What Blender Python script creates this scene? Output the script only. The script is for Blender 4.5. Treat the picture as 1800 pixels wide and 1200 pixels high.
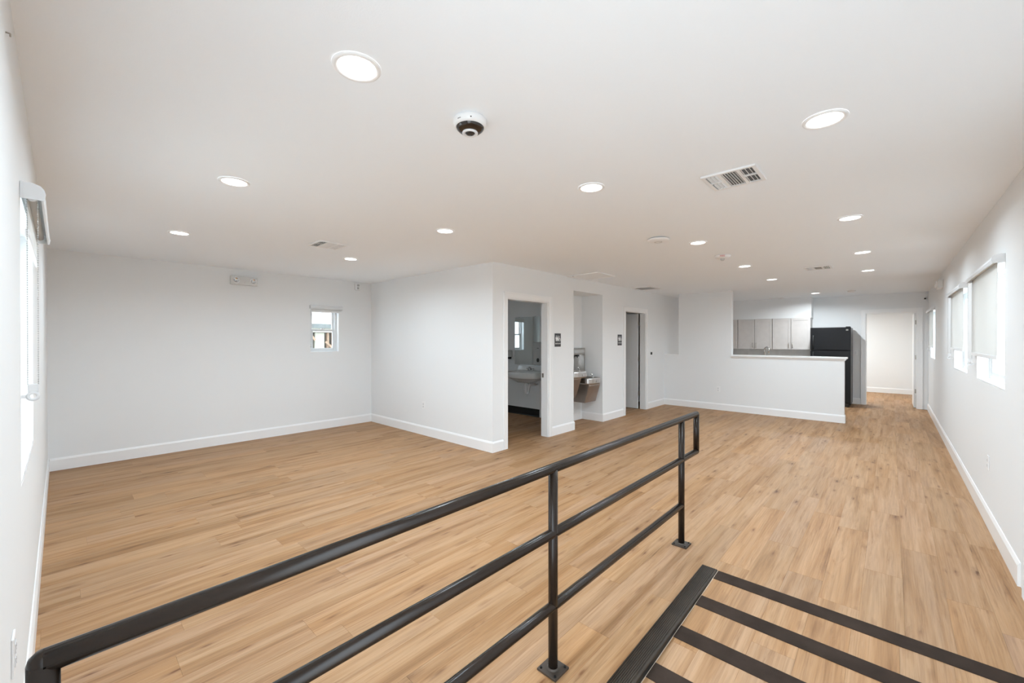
import bpy, bmesh, math, random
from mathutils import Vector, Matrix
PI = math.pi
for o in list(bpy.data.objects):
    bpy.data.objects.remove(o)
SC = bpy.context.scene
COL = SC.collection
rnd = random.Random(7)

# ------------------------------------------------------------------ camera, sky, exposure
# world axes: X runs down the long room, Y runs across it to the left, Z up; the camera stands on the entry ramp
CAM_H, YAW, PITCH, FPX = 1.46, 0.7419, -0.0039, 727.54
cd = bpy.data.cameras.new('camera'); cam = bpy.data.objects.new('camera', cd); COL.objects.link(cam)
cam.location = (0, 0, CAM_H)
cam.rotation_euler = (PI / 2 + PITCH, 0, YAW - PI / 2)
cd.sensor_width = 36.0; cd.lens = FPX / 1800 * 36.0; cd.clip_start = 0.02
SC.camera = cam
SKY = 5.1
w = bpy.data.worlds.new('sky'); SC.world = w; w.use_nodes = True
bg = w.node_tree.nodes['Background']
bg.inputs[0].default_value = (0.77, 0.895, 1.0, 1); bg.inputs[1].default_value = SKY
sl = bpy.data.lights.new('sun', 'SUN'); sl.energy = 12.0; sl.angle = 0.009; sl.color = (0.88, 0.94, 1.0)
sun = bpy.data.objects.new('sun', sl); COL.objects.link(sun); sun.location = (20, 2, 30)
sun.rotation_euler = (0, math.radians(16), 0)      # high, from the far end of the building
SC.view_settings.view_transform = 'Standard'
SC.view_settings.look = 'None'
SC.view_settings.exposure = 0.43
SC.view_settings.gamma = 1.0
SC.view_settings.use_curve_mapping = False
LAMP_W = 11.2            # watts of each recessed downlight
try:
    SC.cycles.use_denoising = True
    SC.cycles.max_bounces = 14; SC.cycles.diffuse_bounces = 7; SC.cycles.glossy_bounces = 6
    SC.cycles.transparent_max_bounces = 16
    SC.cycles.sample_clamp_indirect = 8.0
except Exception:
    pass

# ------------------------------------------------------------------ materials
def lin(c):
    return tuple(((v / 255) / 12.92 if v / 255 <= 0.04045 else ((v / 255 + 0.055) / 1.055) ** 2.4) for v in c)
def mat(name, rgb, rough=0.5, metal=0.0, bump=0.0, bscale=300.0, emit=None, spec=0.5, vary=0.0, aniso=None):
    m = bpy.data.materials.new(name); m.use_nodes = True
    nt = m.node_tree; b = nt.nodes['Principled BSDF']
    b.inputs['Base Color'].default_value = (*rgb, 1)
    b.inputs['Roughness'].default_value = rough
    b.inputs['Metallic'].default_value = metal
    b.inputs['Specular IOR Level'].default_value = spec
    if emit:
        b.inputs['Emission Color'].default_value = (*emit[0], 1); b.inputs['Emission Strength'].default_value = emit[1]
    geo = nt.nodes.new('ShaderNodeNewGeometry')
    if bump > 0:
        n = nt.nodes.new('ShaderNodeTexNoise'); n.inputs['Scale'].default_value = bscale; n.inputs['Detail'].default_value = 3
        nt.links.new(geo.outputs['Position'], n.inputs['Vector'])
        bp = nt.nodes.new('ShaderNodeBump'); bp.inputs['Strength'].default_value = bump; bp.inputs['Distance'].default_value = 0.002
        nt.links.new(n.outputs['Fac'], bp.inputs['Height']); nt.links.new(bp.outputs['Normal'], b.inputs['Normal'])
    if vary > 0:
        n2 = nt.nodes.new('ShaderNodeTexNoise'); n2.inputs['Scale'].default_value = 9.0; n2.inputs['Detail'].default_value = 4
        if aniso:
            mp = nt.nodes.new('ShaderNodeMapping'); mp.inputs['Scale'].default_value = aniso
            nt.links.new(geo.outputs['Position'], mp.inputs['Vector']); nt.links.new(mp.outputs[0], n2.inputs['Vector'])
        else:
            nt.links.new(geo.outputs['Position'], n2.inputs['Vector'])
        r = nt.nodes.new('ShaderNodeValToRGB')
        r.color_ramp.elements[0].position = 0.3; r.color_ramp.elements[1].position = 0.7
        r.color_ramp.elements[0].color = (*[c * (1 - vary) for c in rgb], 1)
        r.color_ramp.elements[1].color = (*[min(1, c * (1 + vary)) for c in rgb], 1)
        nt.links.new(n2.outputs['Fac'], r.inputs[0]); nt.links.new(r.outputs[0], b.inputs['Base Color'])
    return m
M = {}
M['wall'] = mat('wall_paint', (0.82, 0.83, 0.835), 0.75, bump=0.12, bscale=260, spec=0.25)
M['ceil'] = mat('ceiling_paint', (0.895, 0.93, 0.965), 0.85, bump=0.15, bscale=220, spec=0.2)
M['trim'] = mat('trim_gloss', (0.88, 0.88, 0.88), 0.32, bump=0.02, bscale=90, spec=0.45)
M['door'] = mat('door_paint', (0.83, 0.84, 0.84), 0.35, bump=0.03, bscale=120)
M['vinyl'] = mat('white_vinyl', (0.76, 0.77, 0.78), 0.35, bump=0.01)
M['plastic'] = mat('white_plastic', (0.85, 0.85, 0.85), 0.4, bump=0.01)
M['plastic_w'] = mat('off_white_plastic', (0.70, 0.70, 0.69), 0.4, bump=0.01)
M['ledge'] = mat('pale_edge', (0.55, 0.45, 0.34), 0.5, bump=0.02)
M['plastic_g'] = mat('grey_plastic', (0.50, 0.50, 0.49), 0.45, bump=0.01)
M['rail'] = mat('bronze_black_steel', (0.019, 0.012, 0.008), 0.27, 0.0, bump=0.04, bscale=120, spec=0.30, vary=0.12)
M['plate'] = mat('base_plate_steel', (0.060, 0.046, 0.036), 0.45, 0.3, bump=0.06, bscale=150, vary=0.2)
M['bolt'] = mat('bolt_black', (0.012, 0.011, 0.010), 0.4, 0.5, bump=0.01)
M['rubber'] = mat('nosing_rubber', (0.036, 0.026, 0.018), 0.5, bump=0.08, bscale=400, spec=0.22, vary=0.25)
M['grip'] = mat('grip_tape', (0.044, 0.030, 0.023), 0.9, bump=0.7, bscale=900, spec=0.10, vary=0.22)
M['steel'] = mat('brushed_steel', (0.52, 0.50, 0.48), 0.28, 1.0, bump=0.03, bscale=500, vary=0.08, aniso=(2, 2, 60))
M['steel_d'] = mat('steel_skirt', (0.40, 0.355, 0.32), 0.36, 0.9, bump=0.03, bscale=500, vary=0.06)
M['chrome'] = mat('chrome', (0.78, 0.78, 0.78), 0.10, 1.0, bump=0.005)
M['nickel'] = mat('satin_nickel', (0.40, 0.37, 0.33), 0.3, 1.0, bump=0.02)
M['black'] = mat('black_gloss', (0.007, 0.007, 0.008), 0.30, bump=0.35, bscale=300, spec=0.3)
M['blackm'] = mat('black_matt', (0.012, 0.012, 0.012), 0.6, bump=0.02)
M['domebrown'] = mat('smoked_dome', (0.022, 0.013, 0.008), 0.10, bump=0.01, spec=0.6)
M['lensglass'] = mat('lens_black', (0.02, 0.02, 0.022), 0.08, bump=0.005, spec=0.8)
M['dark'] = mat('duct_dark', (0.05, 0.05, 0.05), 0.8, bump=0.02)
M['ductgrey'] = mat('duct_shadow', (0.16, 0.16, 0.16), 0.8, bump=0.02)
M['ventgrey'] = mat('vent_louver', (0.80, 0.80, 0.80), 0.5, bump=0.01)
M['cab'] = mat('cabinet_taupe', (0.62, 0.585, 0.56), 0.45, bump=0.03, bscale=160, vary=0.03)
M['counter'] = mat('countertop_stone', (0.55, 0.53, 0.50), 0.3, bump=0.01, vary=0.12)
M['splash'] = mat('backsplash_grey', (0.74, 0.71, 0.68), 0.4, bump=0.02, vary=0.04)
M['porc'] = mat('porcelain', (0.80, 0.80, 0.78), 0.12, bump=0.005)
M['cove'] = mat('cove_base_black', (0.012, 0.012, 0.012), 0.5, bump=0.03)
M['sign'] = mat('sign_charcoal', (0.045, 0.045, 0.047), 0.45, bump=0.04, bscale=500)
M['signw'] = mat('sign_white', (0.80, 0.80, 0.80), 0.5, bump=0.01)
M['red'] = mat('fire_red', (0.50, 0.03, 0.02), 0.5, bump=0.01)
M['lens'] = mat('lamp_lens', (0.9, 0.9, 0.9), 0.4, emit=((1.0, 0.985, 0.955), 6.0))
M['cream'] = mat('cream_sheathing', (0.42, 0.40, 0.33), 0.7, bump=0.05, vary=0.05)
M['lumber'] = mat('raw_lumber', (0.30, 0.19, 0.125), 0.7, bump=0.1, bscale=80, vary=0.25)
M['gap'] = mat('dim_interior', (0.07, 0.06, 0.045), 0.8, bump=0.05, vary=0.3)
M['roofing'] = mat('grey_roofing', (0.13, 0.135, 0.13), 0.8, bump=0.3, bscale=60, vary=0.2)
M['earth'] = mat('pale_concrete', (0.45, 0.44, 0.42), 0.85, bump=0.1, vary=0.12)
M['sub'] = mat('subfloor', (0.055, 0.036, 0.022), 0.9, bump=0.05)

# mirror
mm = mat('mirror_silver', (0.86, 0.90, 0.89), 0.01, 1.0); M['mirror'] = mm
# clear window glass: mostly see-through with a faint reflection
g = bpy.data.materials.new('window_glass'); g.use_nodes = True; nt = g.node_tree
for n in list(nt.nodes):
    if n.type != 'OUTPUT_MATERIAL': nt.nodes.remove(n)
out = [n for n in nt.nodes if n.type == 'OUTPUT_MATERIAL'][0]
tr = nt.nodes.new('ShaderNodeBsdfTransparent'); tr.inputs[0].default_value = (0.95, 0.97, 0.97, 1)
gl = nt.nodes.new('ShaderNodeBsdfGlossy'); gl.inputs['Roughness'].default_value = 0.02
mx = nt.nodes.new('ShaderNodeMixShader'); mx.inputs[0].default_value = 0.06
nt.links.new(tr.outputs[0], mx.inputs[1]); nt.links.new(gl.outputs[0], mx.inputs[2]); nt.links.new(mx.outputs[0], out.inputs[0])
M['glass'] = g
# blind fabric: lets daylight glow through
g = bpy.data.materials.new('blind_fabric'); g.use_nodes = True; nt = g.node_tree
b = nt.nodes['Principled BSDF']; b.inputs['Base Color'].default_value = (0.80, 0.79, 0.77, 1); b.inputs['Roughness'].default_value = 0.8
out = [n for n in nt.nodes if n.type == 'OUTPUT_MATERIAL'][0]
tl = nt.nodes.new('ShaderNodeBsdfTranslucent'); tl.inputs[0].default_value = (0.72, 0.71, 0.69, 1)
wv = nt.nodes.new('ShaderNodeTexNoise'); wv.inputs['Scale'].default_value = 600
ge = nt.nodes.new('ShaderNodeNewGeometry'); nt.links.new(ge.outputs['Position'], wv.inputs['Vector'])
bp = nt.nodes.new('ShaderNodeBump'); bp.inputs['Strength'].default_value = 0.1; bp.inputs['Distance'].default_value = 0.001
nt.links.new(wv.outputs['Fac'], bp.inputs['Height']); nt.links.new(bp.outputs['Normal'], b.inputs['Normal'])
mx = nt.nodes.new('ShaderNodeMixShader'); mx.inputs[0].default_value = 0.30
nt.links.new(b.outputs[0], mx.inputs[1]); nt.links.new(tl.outputs[0], mx.inputs[2]); nt.links.new(mx.outputs[0], out.inputs[0])
M['fabric'] = g

def wood_material():
    m = bpy.data.materials.new('oak_vinyl_plank'); m.use_nodes = True; nt = m.node_tree; N = nt.nodes; L = nt.links
    b = N['Principled BSDF']
    geo = N.new('ShaderNodeNewGeometry'); oi = N.new('ShaderNodeObjectInfo')
    def math_(op, a, c=None, d=None):
        n = N.new('ShaderNodeMath'); n.operation = op
        for i, v in enumerate((a, c, d)):
            if v is None: continue
            if isinstance(v, (int, float)): n.inputs[i].default_value = v
            else: L.new(v, n.inputs[i])
        return n.outputs[0]
    r1 = math_('FRACT', math_('ADD', math_('MULTIPLY', oi.outputs['Random'], 7.31), math_('MULTIPLY', geo.outputs['Random Per Island'], 3.77)))
    r2 = math_('FRACT', math_('MULTIPLY', r1, 37.7))
    r3 = math_('FRACT', math_('MULTIPLY', r1, 91.3))
    off = N.new('ShaderNodeCombineXYZ'); L.new(math_('MULTIPLY', r1, 43.0), off.inputs[0]); L.new(math_('MULTIPLY', r2, 29.0), off.inputs[1]); L.new(math_('MULTIPLY', r3, 17.0), off.inputs[2])
    pos = N.new('ShaderNodeVectorMath'); pos.operation = 'ADD'; L.new(geo.outputs['Position'], pos.inputs[0]); L.new(off.outputs[0], pos.inputs[1])
    def noise(scale, detail=4, rough=0.6, src=None, dist=0.0):
        mp = N.new('ShaderNodeMapping'); mp.inputs['Scale'].default_value = scale; L.new(src or pos.outputs[0], mp.inputs['Vector'])
        n = N.new('ShaderNodeTexNoise'); n.inputs['Scale'].default_value = 1; n.inputs['Detail'].default_value = detail; n.inputs['Roughness'].default_value = rough
        n.inputs['Distortion'].default_value = dist
        L.new(mp.outputs[0], n.inputs['Vector']); return n.outputs['Fac']
    def ramp(fac, *stops):
        r = N.new('ShaderNodeValToRGB'); e = r.color_ramp.elements
        e[0].position, e[0].color = stops[0][0], (*stops[0][1], 1); e[1].position, e[1].color = stops[-1][0], (*stops[-1][1], 1)
        for p, c in stops[1:-1]:
            q = e.new(p); q.color = (*c, 1)
        L.new(fac, r.inputs[0]); return r.outputs[0]
    def mix(kind, fac, a, c):
        n = N.new('ShaderNodeMix'); n.data_type = 'RGBA'; n.blend_type = kind
        if isinstance(fac, (int, float)): n.inputs[0].default_value = fac
        else: L.new(fac, n.inputs[0])
        for s, v in ((6, a), (7, c)):
            if isinstance(v, tuple): n.inputs[s].default_value = (*v, 1)
            else: L.new(v, n.inputs[s])
        return n.outputs[2]
    # broad bands of tone along the board, then the tone of the board itself
    band = noise((0.75, 11.0, 1), 4, 0.6, dist=0.5)
    base = ramp(band, (0.26, lin((134, 98, 63))), (0.42, lin((160, 122, 84))), (0.58, lin((174, 139, 104))), (0.74, lin((156, 122, 92))))
    tone = ramp(r2, (0.0, (0.92, 0.915, 0.91)), (0.35, (0.975, 0.97, 0.965)), (0.7, (1.015, 1.015, 1.02)), (1.0, (1.05, 1.05, 1.055)))
    col = mix('MULTIPLY', 1.0, base, tone)
    warm = ramp(math_('ADD', math_('MULTIPLY', r3, 0.5), math_('MULTIPLY', noise((0.8, 5.0, 1), 2, 0.5), 0.5)), (0.15, (1.05, 0.985, 0.90)), (0.5, (1.0, 1.0, 1.0)), (0.85, (0.985, 0.985, 1.07)))
    col = mix('MULTIPLY', 1.0, col, warm)
    # fine fibre lines
    fib = noise((3.5, 190.0, 1), 5, 0.7)
    col = mix('MULTIPLY', 0.6, col, ramp(fib, (0.28, (0.70, 0.66, 0.62)), (0.52, (1.02, 1.02, 1.02)), (0.75, (1.12, 1.12, 1.12))))
    med = noise((1.6, 55.0, 1), 4, 0.65, dist=0.6)
    col = mix('MULTIPLY', 0.8, col, ramp(med, (0.30, (0.80, 0.76, 0.72)), (0.50, (1.0, 1.0, 1.0)), (0.72, (1.09, 1.09, 1.10))))
    # cathedral rings
    mpw = N.new('ShaderNodeMapping'); mpw.inputs['Scale'].default_value = (0.9, 7.0, 1); L.new(pos.outputs[0], mpw.inputs['Vector'])
    wave = N.new('ShaderNodeTexWave'); wave.wave_type = 'RINGS'; wave.inputs['Scale'].default_value = 3.0; wave.inputs['Distortion'].default_value = 7.0; wave.inputs['Detail'].default_value = 3
    L.new(mpw.outputs[0], wave.inputs['Vector'])
    wmask = ramp(noise((0.7, 3.0, 1), 2, 0.5), (0.52, (0, 0, 0)), (0.66, (0.30, 0.30, 0.30)))
    col = mix('MULTIPLY', wmask, col, ramp(wave.outputs['Fac'], (0.2, (0.76, 0.70, 0.65)), (0.8, (1.06, 1.06, 1.06))))
    # dark streaks and knots
    st = noise((2.0, 24.0, 1), 5, 0.65, dist=0.9)
    col = mix('MULTIPLY', 1.0, col, ramp(st, (0.24, (0.52, 0.44, 0.37)), (0.36, (0.88, 0.85, 0.82)), (0.45, (1, 1, 1))))
    wob = noise((16, 34, 1), 3, 0.6)
    for sc_, lim, dark, r_in, r_out in (((2.3, 7.5, 1), 0.52, (0.34, 0.23, 0.16), 0.10, 0.26), ((4.1, 17.0, 1), 0.70, (0.45, 0.33, 0.25), 0.14, 0.30)):
        mpv = N.new('ShaderNodeMapping'); mpv.inputs['Scale'].default_value = sc_; L.new(pos.outputs[0], mpv.inputs['Vector'])
        va = N.new('ShaderNodeVectorMath'); va.operation = 'ADD'; L.new(mpv.outputs[0], va.inputs[0])
        wv_ = N.new('ShaderNodeCombineXYZ'); L.new(math_('MULTIPLY', wob, 0.30), wv_.inputs[0]); L.new(math_('MULTIPLY', wob, 0.14), wv_.inputs[1]); L.new(wv_.outputs[0], va.inputs[1])
        vo = N.new('ShaderNodeTexVoronoi'); vo.inputs['Scale'].default_value = 1.0; L.new(va.outputs[0], vo.inputs['Vector'])
        sep = N.new('ShaderNodeSeparateColor'); L.new(vo.outputs['Color'], sep.inputs[0])
        pick = math_('GREATER_THAN', sep.outputs[0], lim)
        kn = ramp(vo.outputs['Distance'], (0.03, (1, 1, 1)), (r_in, (0.36, 0.36, 0.36)), (r_out, (0, 0, 0)))
        kf = N.new('ShaderNodeMix'); kf.data_type = 'RGBA'; L.new(pick, kf.inputs[0]); kf.inputs[6].default_value = (0, 0, 0, 1); L.new(kn, kf.inputs[7])
        col = mix('MULTIPLY', kf.outputs[2], col, dark)
    L.new(col, b.inputs['Base Color'])
    rr = N.new('ShaderNodeMapRange'); L.new(fib, rr.inputs[0]); rr.inputs[3].default_value = 0.46; rr.inputs[4].default_value = 0.60
    L.new(rr.outputs[0], b.inputs['Roughness'])
    b.inputs['Specular IOR Level'].default_value = 0.30
    bp = N.new('ShaderNodeBump'); bp.inputs['Strength'].default_value = 0.10; bp.inputs['Distance'].default_value = 0.001
    L.new(fib, bp.inputs['Height']); L.new(bp.outputs['Normal'], b.inputs['Normal'])
    return m
M['wood'] = wood_material()

# ------------------------------------------------------------------ mesh helpers
def B(bm, x0, x1, y0, y1, z0, z1, bev=0.0):
    """a box added to bm; bev rounds its edges"""
    if x0 > x1: x0, x1 = x1, x0
    if y0 > y1: y0, y1 = y1, y0
    if z0 > z1: z0, z1 = z1, z0
    vs = [bm.verts.new((x, y, z)) for x in (x0, x1) for y in (y0, y1) for z in (z0, z1)]
    fs = [(0, 1, 3, 2), (4, 6, 7, 5), (0, 4, 5, 1), (2, 3, 7, 6), (0, 2, 6, 4), (1, 5, 7, 3)]
    ff = [bm.faces.new([vs[i] for i in f]) for f in fs]
    if bev > 0:
        es = list({e for f in ff for e in f.edges})
        bmesh.ops.bevel(bm, geom=es, offset=bev, segments=2, profile=0.6, affect='EDGES')
    return bm
def CY(bm, p0, p1, r0, r1=None, seg=20, cap=True):
    p0, p1 = Vector(p0), Vector(p1); r1 = r0 if r1 is None else r1
    d = (p1 - p0).normalized(); a = d.orthogonal().normalized(); c = d.cross(a)
    R0, R1 = [], []
    for i in range(seg):
        t = 2 * PI * i / seg; v = a * math.cos(t) + c * math.sin(t)
        R0.append(bm.verts.new(p0 + v * r0)); R1.append(bm.verts.new(p1 + v * r1))
    for i in range(seg):
        f = bm.faces.new((R0[i], R0[(i + 1) % seg], R1[(i + 1) % seg], R1[i])); f.smooth = True
    if cap:
        bm.faces.new(R0[::-1]); bm.faces.new(R1)
    return bm
def TUBE(bm, pts, r, seg=14, cap=True):
    pts = [Vector(p) for p in pts]; rings = []
    up = None
    for i, p in enumerate(pts):
        d = (pts[min(i + 1, len(pts) - 1)] - pts[max(i - 1, 0)]).normalized()
        if up is None: up = d.orthogonal().normalized()
        a = (up - d * up.dot(d)).normalized(); up = a; c = d.cross(a)
        sc = 1.0
        if 0 < i < len(pts) - 1:
            d1 = (p - pts[i - 1]).normalized(); d2 = (pts[i + 1] - p).normalized()
            sc = 1.0 / max(0.6, math.cos(d1.angle(d2) / 2))
        rings.append([bm.verts.new(p + (a * math.cos(2 * PI * k / seg) + c * math.sin(2 * PI * k / seg)) * r * (sc if sc < 1.05 else 1.0)) for k in range(seg)])
    for A, C in zip(rings, rings[1:]):
        for k in range(seg):
            f = bm.faces.new((A[k], A[(k + 1) % seg], C[(k + 1) % seg], C[k])); f.smooth = True
    if cap:
        bm.faces.new(rings[0][::-1]); bm.faces.new(rings[-1])
    return bm
def LATHE(bm, prof, c=(0, 0, 0), seg=36, axis='Z', sx=1.0, sy=1.0):
    """prof: list of (radius, height) swept round the axis through c"""
    rings = []
    def P(r, t, h):
        x, y = r * math.cos(t) * sx, r * math.sin(t) * sy
        v = {'Z': (x, y, h), 'Y': (x, h, -y), 'X': (h, x, y)}[axis]
        return (v[0] + c[0], v[1] + c[1], v[2] + c[2])
    for r, h in prof:
        if r < 1e-6: rings.append([bm.verts.new(P(0, 0, h))])
        else: rings.append([bm.verts.new(P(r, 2 * PI * i / seg, h)) for i in range(seg)])
    for A, C in zip(rings, rings[1:]):
        for i in range(seg):
            j = (i + 1) % seg
            if len(A) == 1 and len(C) == 1: continue
            if len(A) == 1: f = bm.faces.new((A[0], C[i], C[j]))
            elif len(C) == 1: f = bm.faces.new((A[i], A[j], C[0]))
            else: f = bm.faces.new((A[i], A[j], C[j], C[i]))
            f.smooth = True
    return bm
def PRISM(bm, poly, axis, a0, a1):
    """poly: 2-D outline; axis: the axis it is extruded along from a0 to a1 (the outline uses the two other axes in order)"""
    def P(u, v, a): return {'X': (a, u, v), 'Y': (u, a, v), 'Z': (u, v, a)}[axis]
    A = [bm.verts.new(P(u, v, a0)) for u, v in poly]; C = [bm.verts.new(P(u, v, a1)) for u, v in poly]
    n = len(poly)
    for i in range(n):
        bm.faces.new((A[i], A[(i + 1) % n], C[(i + 1) % n], C[i]))
    bm.faces.new(A[::-1]); bm.faces.new(C)
    return bm
def nb(): return bmesh.new()
def mesh_of(name, bm):
    bmesh.ops.recalc_face_normals(bm, faces=bm.faces)
    me = bpy.data.meshes.new(name); bm.to_mesh(me); bm.free(); return me
def obj(name, bm, m, parent=None, loc=(0, 0, 0), rz=0.0, label=None):
    me = bm if isinstance(bm, bpy.types.Mesh) else mesh_of(name, bm)
    if not me.materials: me.materials.append(M[m] if isinstance(m, str) else m)
    o = bpy.data.objects.new(name, me); COL.objects.link(o)
    o.location = loc; o.rotation_euler = (0, 0, rz)
    if parent: o.parent = parent
    if label: o['label'] = label
    return o
def tag(o, label, cat, group=None, kind=None):
    o['label'] = label; o['category'] = cat
    if group: o['group'] = group
    if kind: o['kind'] = kind
    return o
def thing(name, label, cat, loc=(0, 0, 0), rz=0.0, group=None, kind=None):
    o = bpy.data.objects.new(name, None); COL.objects.link(o); o.empty_display_size = 0.05
    o.location = loc; o.rotation_euler = (0, 0, rz)
    return tag(o, label, cat, group, kind)
def struct(name, bm, m, label, cat):
    return tag(obj(name, bm, m), label, cat, kind='structure')
def copy_tree(o, parent=None):
    c = o.copy(); COL.objects.link(c); c.parent = parent
    for ch in list(o.children): copy_tree(ch, c)
    return c
def panel(bm, axis, t0, t1, u0, u1, z0, z1, holes=()):
    """a wall slab: axis = the axis across its thickness (t0..t1), u = along it, holes = (ua, ub, za, zb)"""
    us = sorted({u0, u1, *[h[0] for h in holes], *[h[1] for h in holes]}); us = [u for u in us if u0 <= u <= u1]
    for a, b in zip(us, us[1:]):
        cuts = sorted([(h[2], h[3]) for h in holes if h[0] <= a + 1e-6 and h[1] >= b - 1e-6])
        z = z0
        for ca, cb in cuts + [(z1, z1)]:
            if ca > z + 1e-6:
                if axis == 'X': B(bm, t0, t1, a, b, z, ca)
                else: B(bm, a, b, t0, t1, z, ca)
            z = max(z, cb)
    return bm

# ------------------------------------------------------------------ the room's numbers
H = 2.47                       # ceiling
XL, YR, YB = -0.099, -0.568, 6.883      # left wall, right wall, rear wall (room faces)
XP, YS, XK, XE = 3.7725, 3.80, 9.265, 12.237   # partition, restroom wall, kitchen half wall, end wall
XF = 15.35                     # far room's end wall
RX, RY = 2.808, 0.812          # ramp's top edge and its side edge
RSL = 1 / 26.0                 # ramp slope
WT = 0.12
# openings (along, along, z, z)
WIN_L = (2.36, 3.36, 0.915, 2.00)
WIN_B = (2.715, 3.175, 1.255, 1.985)
WIN_BATH = (4.26, 4.86, 1.20, 1.99)
WIN_R = [(4.33, 5.57, 1.11, 2.01), (6.21, 7.40, 1.11, 2.01), (10.37, 11.55, 1.11, 2.01)]
D1 = (4.045, 4.955, 0.0, 2.03); D2 = (7.385, 8.30, 0.0, 2.03); NI = (5.627, 6.54, 0.0, 2.26)
D3 = (-0.41, 0.43, 0.0, 2.06)
DOOR_IN = (-0.50, 0.76, -0.2, 2.12)      # the unseen entry doorway the camera stands in, implied by the ramp, widened for daylight
ENTRY = (2.68, 3.60, -0.2, 2.05)

# ------------------------------------------------------------------ structure
bm = nb(); B(bm, XL - .15, XF + .15, YR - .15, YB + .15, H, H + .12)
struct('ceiling', bm, 'ceil', 'flat white painted ceiling over the whole room', 'ceiling')
bm = nb(); panel(bm, 'X', XL - .15, XL, YR - .15, YB + .15, -.2, H, [WIN_L, DOOR_IN])
struct('wall_left', bm, 'wall', 'white wall at the left edge with a tall window', 'wall')
bm = nb(); panel(bm, 'Y', YB, YB + .15, XL, XF + .15, -.2, H, [WIN_B, WIN_BATH])
struct('wall_rear', bm, 'wall', 'long white wall with one small window', 'wall')
bm = nb(); panel(bm, 'X', XP, XP + WT, YS + WT, YB, 0, H)
struct('wall_partition', bm, 'wall', 'white partition wall meeting the restroom front', 'wall')
bm = nb(); panel(bm, 'Y', YS, YS + WT, XP, XE, 0, H, [D1, NI, D2])
struct('wall_restroom', bm, 'wall', 'white wall holding two restroom doorways and a fountain alcove', 'wall')
bm = nb()      # alcove: left cheek, right cheek, back, top
B(bm, NI[0] - .08, NI[0], YS + WT, 4.34, 0, 2.34); B(bm, NI[1], NI[1] + .08, YS + WT, 4.34, 0, 2.34)
B(bm, NI[0], NI[1], 4.24, 4.34, 0, 2.34); B(bm, NI[0], NI[1], YS + WT, 4.24, 2.26, 2.34)
struct('wall_alcove', bm, 'wall', 'white recessed alcove around the drinking fountain', 'wall')
bm = nb(); panel(bm, 'X', 6.11, 6.23, 4.34, YB, 0, H)
struct('wall_washroom', bm, 'wall', 'restroom wall carrying the mirror and basin', 'wall')
bm = nb()
B(bm, XK, XK + WT, 0.605, YS, 0, 1.125); B(bm, XK, XK + WT, 2.41, 3.48, 1.125, H); B(bm, XK, XK + WT, YS + WT, YB, 0, H)
struct('wall_kitchen', bm, 'wall', 'white half wall with a full-height pier before the kitchen', 'wall')
bm = nb(); panel(bm, 'X', XE, XE + WT, YR, YB, 0, H, [D3])
struct('wall_end', bm, 'wall', 'white end wall with the open doorway beside the fridge', 'wall')
bm = nb(); panel(bm, 'Y', YR - .15, YR, XL, XF + .15, -.2, H, WIN_R + [ENTRY])
struct('wall_right', bm, 'wall', 'long white wall with three roller-blind windows', 'wall')
bm = nb(); B(bm, XF, XF + .15, YR, YB, 0, H); B(bm, XE + WT, XF, 3.0, 3.12, 0, H)
struct('wall_far', bm, 'wall', 'bright white wall of the room beyond the far doorway', 'wall')
bm = nb(); B(bm, 11.9, XE, 1.385, YS, 1.985, H)
struct('wall_soffit', bm, 'wall', 'white soffit box above the kitchen cabinets', 'soffit')

# baseboards: a board with an eased top
BH, BT = 0.14, 0.014
def skirt(name, runs, label):
    bm = nb()
    for axis, c, s, a0, a1 in runs:      # board lies on the face at c, sticking out to side s, from a0 to a1
        prof = [(c, 0.0), (c + s * BT, 0.0), (c + s * BT, BH - .022), (c + s * BT * .35, BH), (c, BH)]
        PRISM(bm, prof, axis, a0, a1)
    return struct(name, bm, 'trim', label, 'baseboard')
skirt('baseboard_left', [('Y', XL, 1, RY + .1, YB)], 'white baseboard along the left window wall')
skirt('baseboard_rear', [('X', YB, -1, XL + BT, XP)], 'white baseboard along the rear wall')
skirt('baseboard_partition', [('Y', XP, -1, YS, YB - BT)], 'white baseboard along the partition wall')
skirt('baseboard_restroom', [('X', YS, -1, XP - BT, 3.97), ('X', YS, -1, 5.03, NI[0] + BT), ('Y', NI[0], 1, YS, 4.24), ('X', 4.24, -1, NI[0] + BT, NI[1] - BT),
      ('Y', NI[1], -1, YS, 4.24), ('X', YS, -1, NI[1] - BT, 7.31), ('X', YS, -1, 8.375, XK)], 'white baseboard along the restroom wall and alcove')
skirt('baseboard_kitchen', [('Y', XK, -1, 0.605 - BT, YS - BT), ('X', 0.605, -1, XK, XK + WT)], 'white baseboard along the kitchen half wall')
skirt('baseboard_end', [('Y', XE, -1, 0.515, 0.66)], 'short white baseboard between fridge and far doorway')
skirt('baseboard_right', [('X', YR, 1, 3.83, XE)], 'white baseboard along the right window wall')
skirt('baseboard_far', [('Y', XF, -1, YR, 3.0)], 'white baseboard in the room beyond the doorway')
bm = nb(); PRISM(bm, [(6.11, 0), (6.094, 0), (6.104, .018), (6.106, .145), (6.11, .145)], 'Y', 4.88, YB)
struct('baseboard_washroom', bm, 'cove', 'black cove base along the restroom mirror wall', 'baseboard')
bm = nb(); B(bm, 6.09, 6.11, 4.79, 4.88, 0, 2.20, .002)
struct('trim_1', bm, 'trim', 'white vertical trim board just inside the restroom doorway', 'trim')

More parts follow.
